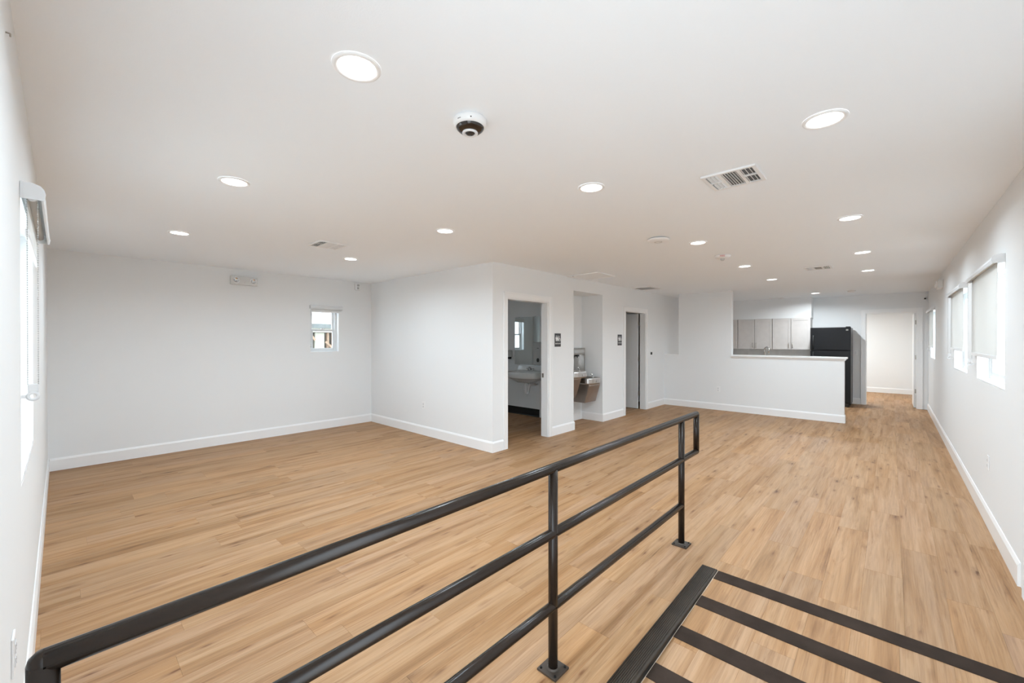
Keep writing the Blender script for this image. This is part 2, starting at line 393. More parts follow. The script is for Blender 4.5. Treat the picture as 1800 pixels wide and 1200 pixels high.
# half-wall cap with a small moulding under it, and the ledge of the narrow opening
t = thing('trim_2', 'white moulded cap on top of the kitchen half wall', 'trim', (XK, 1.5, 1.125), kind='structure')
bm = nb(); B(bm, -.035, WT + .035, 0.565 - 1.5, 2.41 - 1.5, 0, .032, .004); obj('cap_board', bm, 'trim', t)
bm = nb(); PRISM(bm, [(-.002, -.03), (-.012, -.03), (-.026, -.002), (-.002, -.002)], 'Y', 0.605 - 1.5, 2.41 - 1.5)
PRISM(bm, [(0.605 - 1.5, -.03), (0.593 - 1.5, -.03), (0.579 - 1.5, -.002), (0.605 - 1.5, -.002)], 'X', -.026, WT)
obj('cap_moulding', bm, 'trim', t)
bm = nb(); B(bm, XK - .012, XK + WT + .012, 3.482, 3.798, 1.125, 1.143, .003)
struct('trim_3', bm, 'trim', 'thin white ledge of the narrow opening beside the pier', 'trim')

# ------------------------------------------------------------------ floor: subfloor and separate planks
PW, PL = 0.178, 1.22
bm = nb()
B(bm, RX, XF + .1, YR - .1, YB, -.20, -.006); B(bm, XL, RX, RY, YB, -.20, -.006)
floor = struct('floor', bm, 'sub', 'light oak plank floor running through the whole room', 'floor')
def plank_bm(bm, x0, x1, y0, y1, zf=None):
    """an open plank: top face with a small eased edge down to the joint"""
    g, d = 0.00015, 0.0007
    z = zf or (lambda x: 0.0)
    o = [(x0 + g, y0 + g), (x1 - g, y0 + g), (x1 - g, y1 - g), (x0 + g, y1 - g)]
    i = [(x0 + g + d, y0 + g + d), (x1 - g - d, y0 + g + d), (x1 - g - d, y1 - g - d), (x0 + g + d, y1 - g - d)]
    lo = [bm.verts.new((x, y, z(x) - .006)) for x, y in o]; mi = [bm.verts.new((x, y, z(x) - .0005)) for x, y in o]; tp = [bm.verts.new((x, y, z(x))) for x, y in i]
    for k in range(4):
        j = (k + 1) % 4
        bm.faces.new((lo[k], lo[j], mi[j], mi[k])); bm.faces.new((mi[k], mi[j], tp[j], tp[k]))
    bm.faces.new(tp)
    return bm
def project(X, Y, Z):
    c, s = math.cos(YAW), math.sin(YAW); fw = X * c + Y * s
    if fw < .15: return None
    return 900 + FPX * (X * s - Y * c) / fw, 597 - FPX * (Z - CAM_H) / fw
planks = []
y = YR - 0.02
row = 0
starts = [0.0, 0.47, 0.86, 0.22, 0.68, 1.05, 0.35, 0.79]
while y < YB:
    ya, yb = max(y, YR), min(y + PW, YB)
    off = rnd.uniform(0, PL)
    x = XL - (off % PL)
    while x < XF:
        xa, xb = max(x, XL), min(x + PL, XF)
        segs = [(xa, xb, ya, yb)]
        if ya < RY:                        # the ramp is cut out of the floor
            if yb <= RY: segs = [(max(xa, RX), xb, ya, yb)]
            else: segs = [(xa, min(xb, RX), RY, yb), (max(xa, RX), xb, ya, yb)]
        for sg in segs:
            if sg[1] - sg[0] > .02 and sg[3] - sg[2] > .004: planks.append(sg)
        x += PL
    y += PW; row += 1
def score(p):
    pts = [project(a, b_, 0) for a, b_ in ((p[0], p[2]), (p[1], p[2]), (p[1], p[3]), (p[0], p[3]))]
    if any(q is None for q in pts): return 0
    pts = [(min(1800, max(0, u)), min(1200, max(0, v))) for u, v in pts]
    ar = 0
    for k in range(4):
        (x1, y1), (x2, y2) = pts[k], pts[(k + 1) % 4]; ar += x1 * y2 - x2 * y1
    hid = (p[0] > XP and p[2] > YS - .02)
    return abs(ar) * (0.02 if hid else 1)
planks.sort(key=score, reverse=True)
shared = {}
for p in planks[:300]:
    key = (round(p[1] - p[0], 3), round(p[3] - p[2], 3))
    if key not in shared:
        bm = nb(); plank_bm(bm, 0, p[1] - p[0], 0, p[3] - p[2]); shared[key] = mesh_of('plank', bm)
    obj('plank', shared[key], 'wood', floor, (p[0], p[2], 0))
bm = nb()
for p in planks[300:]: plank_bm(bm, *p)
o = obj('distant_planks', bm, 'wood', floor); o['kind'] = 'stuff'

# ------------------------------------------------------------------ entry ramp in front of the camera
def rz_(x): return -(RX - x) * RSL
YR0 = YR; RE = RY - .006
YR = YR0 + .002        # the ramp stands clear of the wall by a hair
ramp = thing('entry_ramp', 'oak plank entry ramp with dark anti-slip bands at the bottom right', 'ramp', (RX, YR, 0))
bm = nb(); PRISM(bm, [(XL - RX, -.25), (0, -.25), (0, -.006), (XL - RX, rz_(XL) - .006)], 'Y', .0005, RE - YR - .0005); obj('ramp_base', bm, 'sub', ramp)
yy = YR
k = 0
while yy < RE - .004:
    xx = XL - [0.4, 0.95, 0.15, 0.7, 0.5, 0.05, 0.8, 0.3][k % 8]
    while xx < RX:
        a, b_ = max(xx, XL), min(xx + PL, RX)
        if b_ - a > .02:
            bm = nb(); plank_bm(bm, a - RX, b_ - RX, yy - YR, min(yy + PW, RE) - YR, lambda x: x * RSL); obj('plank', bm, 'wood', ramp)
        xx += PL
    yy += PW; k += 1
x = RX - 0.002
for k in range(9):
    xa, xb = x - 0.103, x
    bm = nb(); z = lambda q: (q - RX) * RSL + .0006
    pr = [(xa - RX, z(xa)), (xb - RX, z(xb)), (xb - RX, z(xb) + .0022), (xa - RX, z(xa) + .0022)]
    PRISM(bm, pr, 'Y', 0.0, RE - YR - .004); obj('grip_strip', bm, 'grip', ramp)
    x -= 0.3155
bm = nb(); PRISM(bm, [(XL - RX, rz_(XL) - .004), (0, -.004), (0, .0012), (XL - RX, rz_(XL) + .0012)], 'Y', RE - YR - .004, RE - YR - .0005); obj('edge_strip', bm, 'ledge', ramp)

YR = YR0
# ribbed nosing along the floor edge above the ramp
t = thing('edge_nosing', 'black ribbed rubber nosing beside the ramp, flat on the floor', 'nosing', (RX, RY, 0))
L_ = RX - XL
prof = [(0.088, 0.0005), (0.088, .004)]
n = 9
for k in range(n):
    y0 = 0.086 - k * 0.0086
    prof += [(y0, .0062), (y0 - .0052, .0062), (y0 - .0058, .0040), (y0 - .0082, .0040)]
prof += [(.005, .0062), (.0, .0052), (-.0035, .003), (-.0045, .000), (-.0045, -.004), (.0, -.004), (.0, .0005)]
bm = nb(); PRISM(bm, prof, 'X', -L_, 0.0)
tread = obj('ribbed_tread', bm, 'rubber', t); tread.rotation_euler = (0, 0, math.radians(0.5))
bm = nb(); PRISM(bm, [(-L_, rz_(XL) - .01), (0, -.012), (0, .001), (-L_, .001)], 'Y', -.0056, -.0004); sk = obj('riser_skirt', bm, 'blackm', t)

# ------------------------------------------------------------------ guard rail
YG, RR = 1.101, 0.0212
gx = [(-0.022), 1.470, 2.990]; XG1 = 3.292
ZT, ZM, ZB = 0.893, 0.606, 0.283
gr = thing('guard_rail', 'dark bronze pipe guard rail with three posts beside the ramp', 'railing', (gx[1], YG, 0))
X0 = gx[1]
bm = nb(); TUBE(bm, [(gx[0] - X0, 0, ZT), (XG1 - X0 - .002, 0, ZT)], RR, 20); LATHE(bm, [(0, RR), (RR * .5, RR * .87), (RR * .87, RR * .5), (RR, 0), (RR * .87, -RR * .5), (RR * .5, -RR * .87), (0, -RR)], (XG1 - X0, 0, ZT), 18)
LATHE(bm, [(0, RR), (RR * .5, RR * .87), (RR * .87, RR * .5), (RR, 0), (RR * .87, -RR * .5), (RR * .5, -RR * .87), (0, -RR)], (gx[0] - X0, 0, ZT), 18)
obj('top_rail', bm, 'rail', gr)
bm = nb(); TUBE(bm, [(gx[0] - X0, 0, ZM), (XG1 - X0, 0, ZM)], RR, 20); LATHE(bm, [(0, RR), (RR * .5, RR * .87), (RR * .87, RR * .5), (RR, 0), (RR * .87, -RR * .5), (RR * .5, -RR * .87), (0, -RR)], (XG1 - X0, 0, ZM), 18)
obj('middle_rail', bm, 'rail', gr)
bm = nb(); TUBE(bm, [(gx[0] - X0, 0, ZB), (gx[2] - X0, 0, ZB)], RR, 20); obj('lower_rail', bm, 'rail', gr)
bm = nb(); CY(bm, (XG1 - X0, 0, ZM), (XG1 - X0, 0, ZT), RR, seg=20); obj('end_return', bm, 'rail', gr)
for k, x in enumerate(gx):
    bm = nb(); CY(bm, (x - X0, 0, .010), (x - X0, 0, ZT), RR, seg=20); obj('post', bm, 'rail', gr)
    bm = nb(); B(bm, x - X0 - .05, x - X0 + .05, -.051, .051, 0.0003, .0105, .0018)
    LATHE(bm, [(RR + .006, .0105), (RR + .004, .013), (RR, .0165)], (x - X0, 0, 0), 24)
    bp_ = obj('base_plate', bm, 'plate', gr)
    for sx in (-1, 1):
        for sy in (-1, 1):
            bm = nb(); CY(bm, (x - X0 + sx * .037, sy * .038, .0105), (x - X0 + sx * .037, sy * .038, .0155), .0062, .0048, 10); obj('bolt', bm, 'bolt', bp_)

# ------------------------------------------------------------------ windows
def window(name, center, rz, w_, h_, style, label):
    """local x along the wall, +y into the room, z up from the opening's sill; wall face at y = 0"""
    t = thing(name, label, 'window', center, rz, kind='structure')
    a, f = w_ / 2, .038
    y0, y1 = -.135, -.075
    bm = nb(); B(bm, -a, -a + f, y0, y1, 0, h_, .003); B(bm, a - f, a, y0, y1, 0, h_, .003); B(bm, -a + f, a - f, y0, y1, 0, f, .003); B(bm, -a + f, a - f, y0, y1, h_ - f, h_, .003)
    obj('window_frame', bm, 'vinyl', t)
    bm = nb(); B(bm, -a, a, y1, -.001, 0.0005, .012, .003); obj('window_sill', bm, 'trim', t)
    def sash(x0, x1, z0, z1, ya, yb):
        s = .032; bm = nb()
        B(bm, x0, x0 + s, ya, yb, z0, z1, .002); B(bm, x1 - s, x1, ya, yb, z0, z1, .002); B(bm, x0 + s, x1 - s, ya, yb, z0, z0 + s, .002); B(bm, x0 + s, x1 - s, ya, yb, z1 - s, z1, .002)
        so = obj('sash', bm, 'vinyl', t)
        bm = nb(); ym = (ya + yb) / 2; B(bm, x0 + s, x1 - s, ym - .002, ym + .002, z0 + s, z1 - s); obj('pane', bm, 'glass', so)
        return so
    if style == 'hung':
        sash(-a + f, a - f, h_ / 2 - .018, h_ - f, -.128, -.106); so = sash(-a + f, a - f, f, h_ / 2 + .018, -.104, -.082)
        bm = nb(); B(bm, -.022, .022, -.104, -.080, h_ / 2 + .018, h_ / 2 + .032, .002); obj('sash_lock', bm, 'plastic', so)
    else:
        sash(-a + f, .018, f, h_ - f, -.128, -.106); sash(-.018, a - f, f, h_ - f, -.104, -.082)
    return t
def blind(center, rz, w_, drop, fab, label, chain_drop, group='roller blinds on the windows', chain=True):
    """center = top middle of the cassette at the wall face; fab = (x0, x1, y) of the cloth"""
    t = thing('roller_blind', label, 'blind', center, rz, group)
    a, d, h_ = w_ / 2, .062, .056
    bm = nb(); prof = [(0.001, 0), (.030, 0), (.050, -.006), (d - .004, -.018), (d, -.034), (d - .004, -h_), (d - .010, -h_), (d - .008, -.034), (d - .016, -.016), (.030, -.005), (.001, -.005)]
    PRISM(bm, prof, 'X', -a + .004, a - .004); obj('cassette', bm, 'vinyl', t)
    for s in (-1, 1):
        bm = nb(); PRISM(bm, [(0.001, .002), (.030, .002), (.051, -.005), (d - .002, -.017), (d + .002, -.034), (d - .002, -h_ - .002), (.001, -h_ - .002)], 'X', s * a, s * (a - .004)); obj('end_cap', bm, 'vinyl', t)
    yc = fab[2]
    bm = nb(); CY(bm, (fab[0], yc + .010, -.030), (fab[1], yc + .010, -.030), .014, seg=14); obj('roller_tube', bm, 'fabric', t)
    bm = nb(); B(bm, fab[0], fab[1], yc - .0008, yc + .0008, -drop, -.030); cl = obj('fabric', bm, 'fabric', t)
    bm = nb(); B(bm, fab[0] - .004, fab[1] + .004, yc - .006, yc + .006, -drop - .026, -drop + .002, .003); obj('hem_bar', bm, 'plastic', t)
    if chain:
        bm = nb(); xb = a - .018
        n = int(chain_drop / .0085)
        for y_ in (yc - .0, yc + .026):
            for i in range(n):
                c = (xb, y_ + .0, -.05 - i * .0085)
                bmesh.ops.create_icosphere(bm, subdivisions=1, radius=.0024, matrix=Matrix.Translation(c))
            CY(bm, (xb, y_, -.045), (xb, y_, -.05 - chain_drop), .0006, seg=5)
        obj('bead_chain', bm, 'plastic_g', t)
        zt = -.05 - chain_drop
        bm = nb(); ym = yc + .013
        B(bm, xb - .006, xb + .006, ym - .014, ym + .014, zt - .020, zt + .012, .004); LATHE(bm, [(.018, -.006), (.018, .006), (.008, .006), (.008, -.006), (.018, -.006)], (xb, ym, zt - .034), 20, 'X')
        B(bm, xb - .004, xb + .004, .001, max(.004, ym - .012), zt - .040, zt - .028)
        obj('chain_tensioner', bm, 'vinyl', t)
        bm = nb(); CY(bm, (a - .024, yc + .013, -.050), (a - .012, yc + .013, -.050), .012, seg=18); obj('chain_drive', bm, 'vinyl', t)
    return t
window('window_1', (XL, (WIN_L[0] + WIN_L[1]) / 2, WIN_L[2]), -PI / 2, WIN_L[1] - WIN_L[0], WIN_L[3] - WIN_L[2], 'hung', 'white window in the left wall at the picture edge')
blind((XL, 2.855, 2.035), -PI / 2, 1.05, 0.165, (-.505, .49, .017), 'white roller blind raised high on the left-edge window', .70)
window('window_2', ((WIN_B[0] + WIN_B[1]) / 2, YB, WIN_B[2]), PI, WIN_B[1] - WIN_B[0], WIN_B[3] - WIN_B[2], 'hung', 'small white sash window in the rear wall')
blind((2.958, YB, 2.018), PI, .52, .085, (-.24, .235, .022), 'rolled-up white blind over the small rear window', .58)
window('window_3', ((WIN_BATH[0] + WIN_BATH[1]) / 2, YB, WIN_BATH[2]), PI, WIN_BATH[1] - WIN_BATH[0], WIN_BATH[3] - WIN_BATH[2], 'hung', 'restroom window seen only in the mirror')
blind((4.56, YB, 2.025), PI, .66, .10, (-.31, .30, .022), 'raised blind on the restroom window seen in the mirror', .6, chain=False)
for k, (wn, lab, wl, drop) in enumerate(zip(WIN_R, ('nearest window on the right wall under a half-lowered blind', 'middle window on the right wall', 'farthest window on the right wall near the doorway'),
                                    ('nearest white roller blind on the right wall, half lowered', 'middle white roller blind on the right wall', 'farthest white roller blind on the right wall near the doorway'), (.70, .68, .70))):
    window('window_%d' % (4 + k), ((wn[0] + wn[1]) / 2, YR, wn[2]), 0, wn[1] - wn[0], wn[3] - wn[2], 'slider', lab)
    cx = (wn[0] + wn[1]) / 2 + .065; cw = wn[1] - wn[0] + .15
    blind((cx, YR, 2.045), 0, cw, drop, (-cw / 2 + .125, cw / 2 - .04, .020), wl, .72)

# ------------------------------------------------------------------ doors
def casing(bm, a0, a1, zt, wd=.072, th=.016, s=-1):
    """flat casing round an opening, local x along, sticking out to y = s*th"""
    for x0, x1 in ((a0 - wd, a0 + .004), (a1 - .004, a1 + wd)):
        B(bm, x0, x1, 0, s * th, 0.0006, zt + wd, .003)
        xo = x0 if x0 < a0 - .01 else x1 - .016
        B(bm, xo, xo + .016, s * th, s * (th + .005), 0.0006, zt + wd, .002)
    B(bm, a0, a1, 0, s * th, zt - .004, zt + wd, .003); B(bm, a0 - wd, a1 + wd, s * th, s * (th + .005), zt + wd - .016, zt + wd, .002)
    return bm
def jambs(bm, a0, a1, zt, y0, y1):
    B(bm, a0 - .001, a0 + .018, y0, y1, 0.0006, zt); B(bm, a1 - .018, a1 + .001, y0, y1, 0.0006, zt); B(bm, a0 + .018, a1 - .018, y0, y1, zt - .018, zt + .001)
    return bm
def hinge(parent, x, y, z):
    bm = nb(); CY(bm, (x, y, z - .045), (x, y, z + .045), .0065, seg=10); B(bm, x - .020, x - .002, y - .004, y + .003, z - .045, z + .045); B(bm, x + .002, x + .020, y - .004, y + .003, z - .045, z + .045)
    return obj('hinge', bm, 'nickel', parent, label='satin nickel hinge')
# restroom doorway with the basin
t = thing('door_1', 'cased restroom doorway showing the basin and mirror', 'doorway', (D1[0], YS, 0), kind='structure')
bm = nb(); casing(bm, 0, D1[1] - D1[0], 2.03); obj('door_casing', bm, 'trim', t)
bm = nb(); jambs(bm, 0, D1[1] - D1[0], 2.03, 0, WT); obj('door_jamb', bm, 'trim', t)
bm = nb(); casing(bm, 0, D1[1] - D1[0], 2.03, s=1); obj('inner_casing', bm, 'trim', t, (0, WT, 0))
bm = nb(); xj = D1[1] - D1[0] - .018; B(bm, xj - .0015, xj, .075, .108, .89, .955, .0005); CY(bm, (xj - .002, .091, .922), (xj - .0005, .091, .922), .010, seg=12); obj('strike_plate', bm, 'nickel', t, label='satin nickel strike plate')
# second restroom door, swung inwards
t = thing('door_2', 'two-panel restroom door standing open past the alcove', 'door', (D2[0], YS, 0), kind='structure')
wd = D2[1] - D2[0]
bm = nb(); casing(bm, 0, wd, 2.03); obj('door_casing', bm, 'trim', t)
bm = nb(); jambs(bm, 0, wd, 2.03, 0, WT); obj('door_jamb', bm, 'trim', t)
def leaf(parent, x0, x1, y0, y1, z0, z1, face, m='door'):
    """a moulded two-panel leaf; face = +1/-1 side carrying panels along x (leaf thin in x) """
    bm = nb(); B(bm, x0, x1, y0, y1, z0, z1, .002); lf = obj('door_leaf', bm, m, parent)
    for xs, s in ((x0, -1), (x1, 1)):
        for za, zb in ((z0 + .17, z0 + .78), (z0 + 1.00, z1 - .12)):
            ya, yb = y0 + .12, y1 - .12
            bm = nb()
            for q, (i0, i1, h0) in enumerate(((0, .014, .004), (.03, .036, .003))):
                for (u0, u1, v0, v1) in ((ya + i0, yb - i0, za + i0, za + i1), (ya + i0, yb - i0, zb - i1, zb - i0), (ya + i0, ya + i1, za + i1, zb - i1), (yb - i1, yb - i0, za + i1, zb - i1)):
                    B(bm, xs, xs + s * h0, u0, u1, v0, v1, .0012)
            obj('panel_moulding', bm, m, lf)
    return lf
xl = 8.275 - D2[0]
lf = leaf(t, xl - .036, xl - .001, .152, .152 + .84, .012, 2.012, -1)
for z in (.331, 1.065, 1.80): hinge(lf, xl - .010, .134, z)
# far doorway and its leaf, swung into the room beyond
t = thing('door_3', 'far doorway with a white door opened into the bright room', 'door', (XE, D3[0], 0), PI / 2, kind='structure')
wd = D3[1] - D3[0]        # local x = world +Y, local y = world -X
bm = nb(); casing(bm, 0, wd, 2.06, wd=.078, s=1); obj('door_casing', bm, 'trim', t)
bm = nb(); jambs(bm, 0, wd, 2.06, -WT, 0); obj('door_jamb', bm, 'trim', t)
bm = nb(); B(bm, .020, .055, -WT - .80, -WT - .004, .012, 2.035, .002); lf = obj('door_leaf', bm, 'door', t)
for z in (.364, 1.088, 1.836): hinge(lf, .019, -WT - .0, z)
# entry door on the right wall at the frame edge: casing only reaches into the picture
t = thing('door_4', 'cased entry door on the right wall at the picture edge', 'door', (ENTRY[0], YR, 0), kind='structure')
wd = ENTRY[1] - ENTRY[0]
bm = nb()
for x0, x1 in ((-.09, .004), (wd - .004, wd + .09)): B(bm, x0, x1, 0, .018, .0006, ENTRY[3] + .09)
B(bm, .004, wd - .004, 0, .018, ENTRY[3] - .004, ENTRY[3] + .09); obj('door_casing', bm, 'wall', t)
bm = nb(); jambs(bm, 0, wd, ENTRY[3], -.15, 0); obj('door_jamb', bm, 'trim', t)
bm = nb(); B(bm, .02, wd - .02, -.11, -.07, .004, ENTRY[3] - .02, .002)
for za, zb in ((.2, .85), (1.05, 1.85)):
    B(bm, .16, wd - .16, -.07, -.064, za, zb, .003)
lf = obj('door_leaf', bm, 'door', t)
bm = nb(); CY(bm, (.09, -.07, 1.0), (.09, -.02, 1.0), .011, seg=12); CY(bm, (.08, -.025, 1.0), (.20, -.025, 1.0), .009, seg=12); obj('lever_handle', bm, 'nickel', lf)

# ------------------------------------------------------------------ recessed downlights
LIGHTS = [(0.745, 1.462, 'largest downlight, nearest the camera at the top'), (0.753, 3.095, 'downlight left of the dome camera, above the left window'), (0.762, 4.955, 'leftmost downlight, deepest in the left corner'),
          (2.41, 3.05, 'downlight above the partition wall'), (2.45, 4.975, 'downlight beside the left ceiling vent'), (2.38, 1.468, 'downlight straight above the guard rail'),
          (2.367, 0.228, 'large downlight at the upper right'), (4.42, 0.255, 'second downlight of the right row'), (4.48, 1.485, 'downlight between the access point and the strobe'),
          (6.25, 0.248, 'third downlight of the right row'), (6.34, 1.485, 'downlight just beyond the strobe'), (7.93, 0.253, 'last downlight of the right row'),
          (8.03, 1.475, 'downlight in front of the kitchen pier'), (11.02, 1.216, 'smallest downlight over the fridge')]
def downlight_protos():
    bm = nb(); LATHE(bm, [(.068, -.004), (.070, -.0065), (.078, -.0075), (.084, -.006), (.087, -.0005)], seg=40); ring = mesh_of('trim_ring', bm); ring.materials.append(M['trim'])
    bm = nb(); LATHE(bm, [(0, -.0070), (.03, -.0066), (.055, -.0055), (.0685, -.0035)], seg=40); lens = mesh_of('lens', bm); lens.materials.append(M['lens'])
    return ring, lens
ring_me, lens_me = downlight_protos()
def downlight(x, y, label, watts, group='recessed downlights', col=(0.77, 0.905, 1.0)):
    t = thing('downlight', label, 'ceiling light', (x, y, H), group=group)
    obj('trim_ring', ring_me, 'trim', t); obj('lens', lens_me, 'lens', t)
    ld = bpy.data.lights.new('lamp', 'AREA'); ld.shape = 'DISK'; ld.size = .134; ld.energy = watts; ld.spread = math.radians(165); ld.color = col
    lo = bpy.data.objects.new('lamp', ld); COL.objects.link(lo); lo.parent = t; lo.location = (0, 0, -.010)
    return t
for x, y, lab in LIGHTS: downlight(x, y, lab, col=(0.86, 0.945, 1.0) if x > 10 else (0.77, 0.905, 1.0), watts= LAMP_W * (2.5 if x > 10 else 0.86 if x < 1 else 0.92 if y < .5 else 1.25 if y > 2.5 else 1.1))
downlight(13.8, 1.3, 'downlight of the room beyond the doorway', LAMP_W * 4.2, col=(0.88, 0.95, 0.97))

# ------------------------------------------------------------------ ceiling fittings
def vent(loc, rz, label, s=.30):
    t = thing('ceiling_vent', label, 'vent', loc, rz, 'ceiling supply vents')
    a = s / 2
    bm = nb(); B(bm, -a + .02, a - .02, -a + .02, a - .02, -.002, -.0005); obj('duct_backing', bm, 'ductgrey', t)  # ceiling is not cut; dark plate carries the shade of the duct opening
    bm = nb(); f = .022
    B(bm, -a, a, -a, -a + f, -.012, -.0005, .002); B(bm, -a, a, a - f, a, -.012, -.0005, .002); B(bm, -a, -a + f, -a + f, a - f, -.012, -.0005, .002); B(bm, a - f, a, -a + f, a - f, -.012, -.0005, .002)
    q = a - f; e = .052
    for y_ in (-e, e): B(bm, -q, q, y_ - .008, y_ + .008, -.011, -.002, .001)
    for y0, y1 in ((-q, -e), (e, q)): B(bm, -.008, .008, y0, y1, -.011, -.002, .001)
    obj('frame', bm, 'plastic', t)
    def slat(p0, p1, tilt, wdt):
        bm = nb(); d = Vector(p1) - Vector(p0); ln = d.length; ang = math.atan2(d.y, d.x)
        B(bm, -ln / 2, ln / 2, -wdt / 2, wdt / 2, -.0008, .0008)
        o = obj('louver', bm, 'ventgrey', t, ((Vector(p0) + Vector(p1)) / 2)); o.rotation_euler = (tilt, 0, ang)
    for i in range(6):      # middle field
        y_ = -e + .016 + i * (2 * e - .032) / 5
        slat((-q, y_, -.0075), (q, y_, -.0075), math.radians(40), .016)
    for s0 in (-1, 1):      # end fields
        for i in range(3):
            y_ = s0 * (e + .016 + i * .022)
            for xa, xb in ((-q, -.008), (.008, q)): slat((xa, y_, -.0075), (xb, y_, -.0075), math.radians(-48 * s0), .017)
    return t
vent((2.835, 0.727, H), 0, 'white slotted ceiling vent at the upper right, large')
vent((1.92, 4.405, H), PI / 2, 'ceiling vent above the rear-left corner')
vent((7.16, 0.757, H), 0, 'small far ceiling vent toward the kitchen')
vent((11.7, 2.06, H), PI / 2, 'dark-slotted ceiling vent over the kitchen cabinets', .30)

t = thing('dome_camera', 'white panoramic ceiling camera with a dark glossy dome', 'camera', (1.275, 1.43, H))
bm = nb(); LATHE(bm, [(0, -.0005), (.074, -.0005), (.077, -.006), (.077, -.018), (.072, -.031), (.064, -.036), (0, -.036)], seg=48); hs = obj('housing', bm, 'plastic', t)
bm = nb(); LATHE(bm, [(.0645, -.035), (.060, -.044), (.049, -.053), (.034, -.058), (0, -.058)], seg=48); obj('smoked_ring', bm, 'domebrown', t)
bm = nb(); LATHE(bm, [(.035, -.056), (.036, -.062), (.032, -.066), (.023, -.063), (.022, -.058)], seg=40); lr = obj('lens_ring', bm, 'signw', t)
bm = nb(); LATHE(bm, [(.0225, -.060), (.018, -.066), (.010, -.070), (0, -.071)], seg=32); obj('lens', bm, 'lensglass', t)
dv = Vector((-1.275, -1.43, 0)).normalized()
for ang in (-0.05, 0.62, 0.70, 0.78):
    c_, s_ = math.cos(-ang), math.sin(-ang); v = Vector((dv.x * c_ - dv.y * s_, dv.x * s_ + dv.y * c_, 0))
    bm = nb(); p = v * .0745; CY(bm, (p.x, p.y, -.0235), (p.x * 1.03, p.y * 1.03, -.0225), .0018 if ang > .3 else .0028, seg=10); obj('status_dot', bm, 'blackm', hs)

t = thing('access_point', 'round white wireless access point disc on the ceiling', 'access point', (4.03, 1.715, H))
bm = nb(); LATHE(bm, [(0, -.0005), (.085, -.0005), (.085, -.008)], seg=40); obj('mount_plate', bm, 'plastic_g', t)
bm = nb(); LATHE(bm, [(.085, -.008), (.104, -.009), (.106, -.016), (.090, -.027), (.055, -.036), (0, -.038)], seg=44); obj('cover', bm, 'plastic', t)
bm = nb(); LATHE(bm, [(.030, -.0372), (.034, -.0395), (.038, -.0372)], seg=30); obj('status_ring', bm, 'plastic_g', t)

def text_mesh(s, size, depth=.0):
    c = bpy.data.curves.new('txt', 'FONT'); c.body = s; c.size = size; c.align_x = 'CENTER'; c.align_y = 'CENTER'; c.extrude = depth; c.resolution_u = 2
    o = bpy.data.objects.new('txt', c); COL.objects.link(o)
    dg = bpy.context.evaluated_depsgraph_get(); dg.update()
    me = bpy.data.meshes.new_from_object(o.evaluated_get(dg)); bpy.data.objects.remove(o); bpy.data.curves.remove(c)
    me.materials.clear()
    return me
def to_bm(me, mtx):
    bm = nb(); bm.from_mesh(me); bm.transform(mtx); bpy.data.meshes.remove(me); return bm
FACE = Matrix(((-1, 0, 0, 0), (0, 0, 1, 0), (0, 1, 0, 0), (0, 0, 0, 1)))   # text plane -> wall plane seen from +y
fire_ang = math.atan2(-1.495, -5.36)
t = thing('fire_strobe', 'white ceiling fire alarm strobe with red FIRE lettering', 'fire alarm', (5.365, 1.495, H), fire_ang - PI / 2)
bm = nb(); LATHE(bm, [(0, -.0005), (.086, -.0005), (.090, -.008), (.080, -.026), (.062, -.034), (0, -.036)], seg=40); obj('housing', bm, 'plastic', t)
bm = nb(); LATHE(bm, [(.026, -.034), (.022, -.052), (.012, -.062), (0, -.064)], seg=24); obj('strobe_lens', bm, 'plastic_g', t)
me = text_mesh('FIRE', .030, .0006)
bm = to_bm(me, Matrix.Translation((0, .0865, -.0185)) @ Matrix.Rotation(math.radians(-29), 4, 'X') @ FACE); obj('lettering', bm, 'red', t)
t = thing('smoke_detector', 'small white smoke detector near the far doorway', 'smoke detector', (10.89, 0.60, H))
bm = nb(); LATHE(bm, [(0, -.0005), (.072, -.0005), (.074, -.010), (.066, -.016), (.060, -.034), (.040, -.042), (0, -.043)], seg=36); obj('housing', bm, 'plastic', t)
bm = nb(); LATHE(bm, [(.067, -.017), (.063, -.021), (.062, -.026)], seg=36); obj('vent_slot', bm, 'dark', t)

t = thing('ceiling_hatch', 'square white ceiling access panel above the alcove', 'panel', (5.66, 3.50, H))
bm = nb(); B(bm, -.235, .235, -.255, .255, -.010, -.0005, .002); obj('door_panel', bm, 'trim', t)
bm = nb()
for x0, x1, y0, y1 in ((-.262, .262, -.282, -.257), (-.262, .262, .257, .282), (-.262, -.237, -.257, .257), (.237, .262, -.257, .257)): B(bm, x0, x1, y0, y1, -.014, -.0005, .002)
obj('frame', bm, 'trim', t)
bm = nb(); CY(bm, (-.2, .2, -.013), (-.2, .2, -.010), .008, seg=10); obj('latch', bm, 'blackm', t)
t = thing('return_grille', 'grey ceiling return grille near the second restroom door', 'vent', (7.72, 3.53, H))
bm = nb()
for x0, x1, y0, y1 in ((-.20, .20, -.20, -.175), (-.20, .20, .175, .20), (-.20, -.175, -.175, .175), (.175, .20, -.175, .175)): B(bm, x0, x1, y0, y1, -.012, -.0005, .002)
obj('frame', bm, 'plastic', t)
bm = nb(); B(bm, -.175, .175, -.175, .175, -.002, -.0005); obj('duct_backing', bm, 'plastic_g', t)
lm = None
for i in range(16):
    bm = nb() if lm is None else None
    if lm is None:
        B(bm, -.175, .175, -.009, .009, -.0008, .0008); lm = mesh_of('louver', bm); lm.materials.append(M['ventgrey'])
    o = obj('louver', lm, 'ventgrey', t, (0, -.165 + i * .022, -.007)); o.rotation_euler = (math.radians(30), 0, 0)

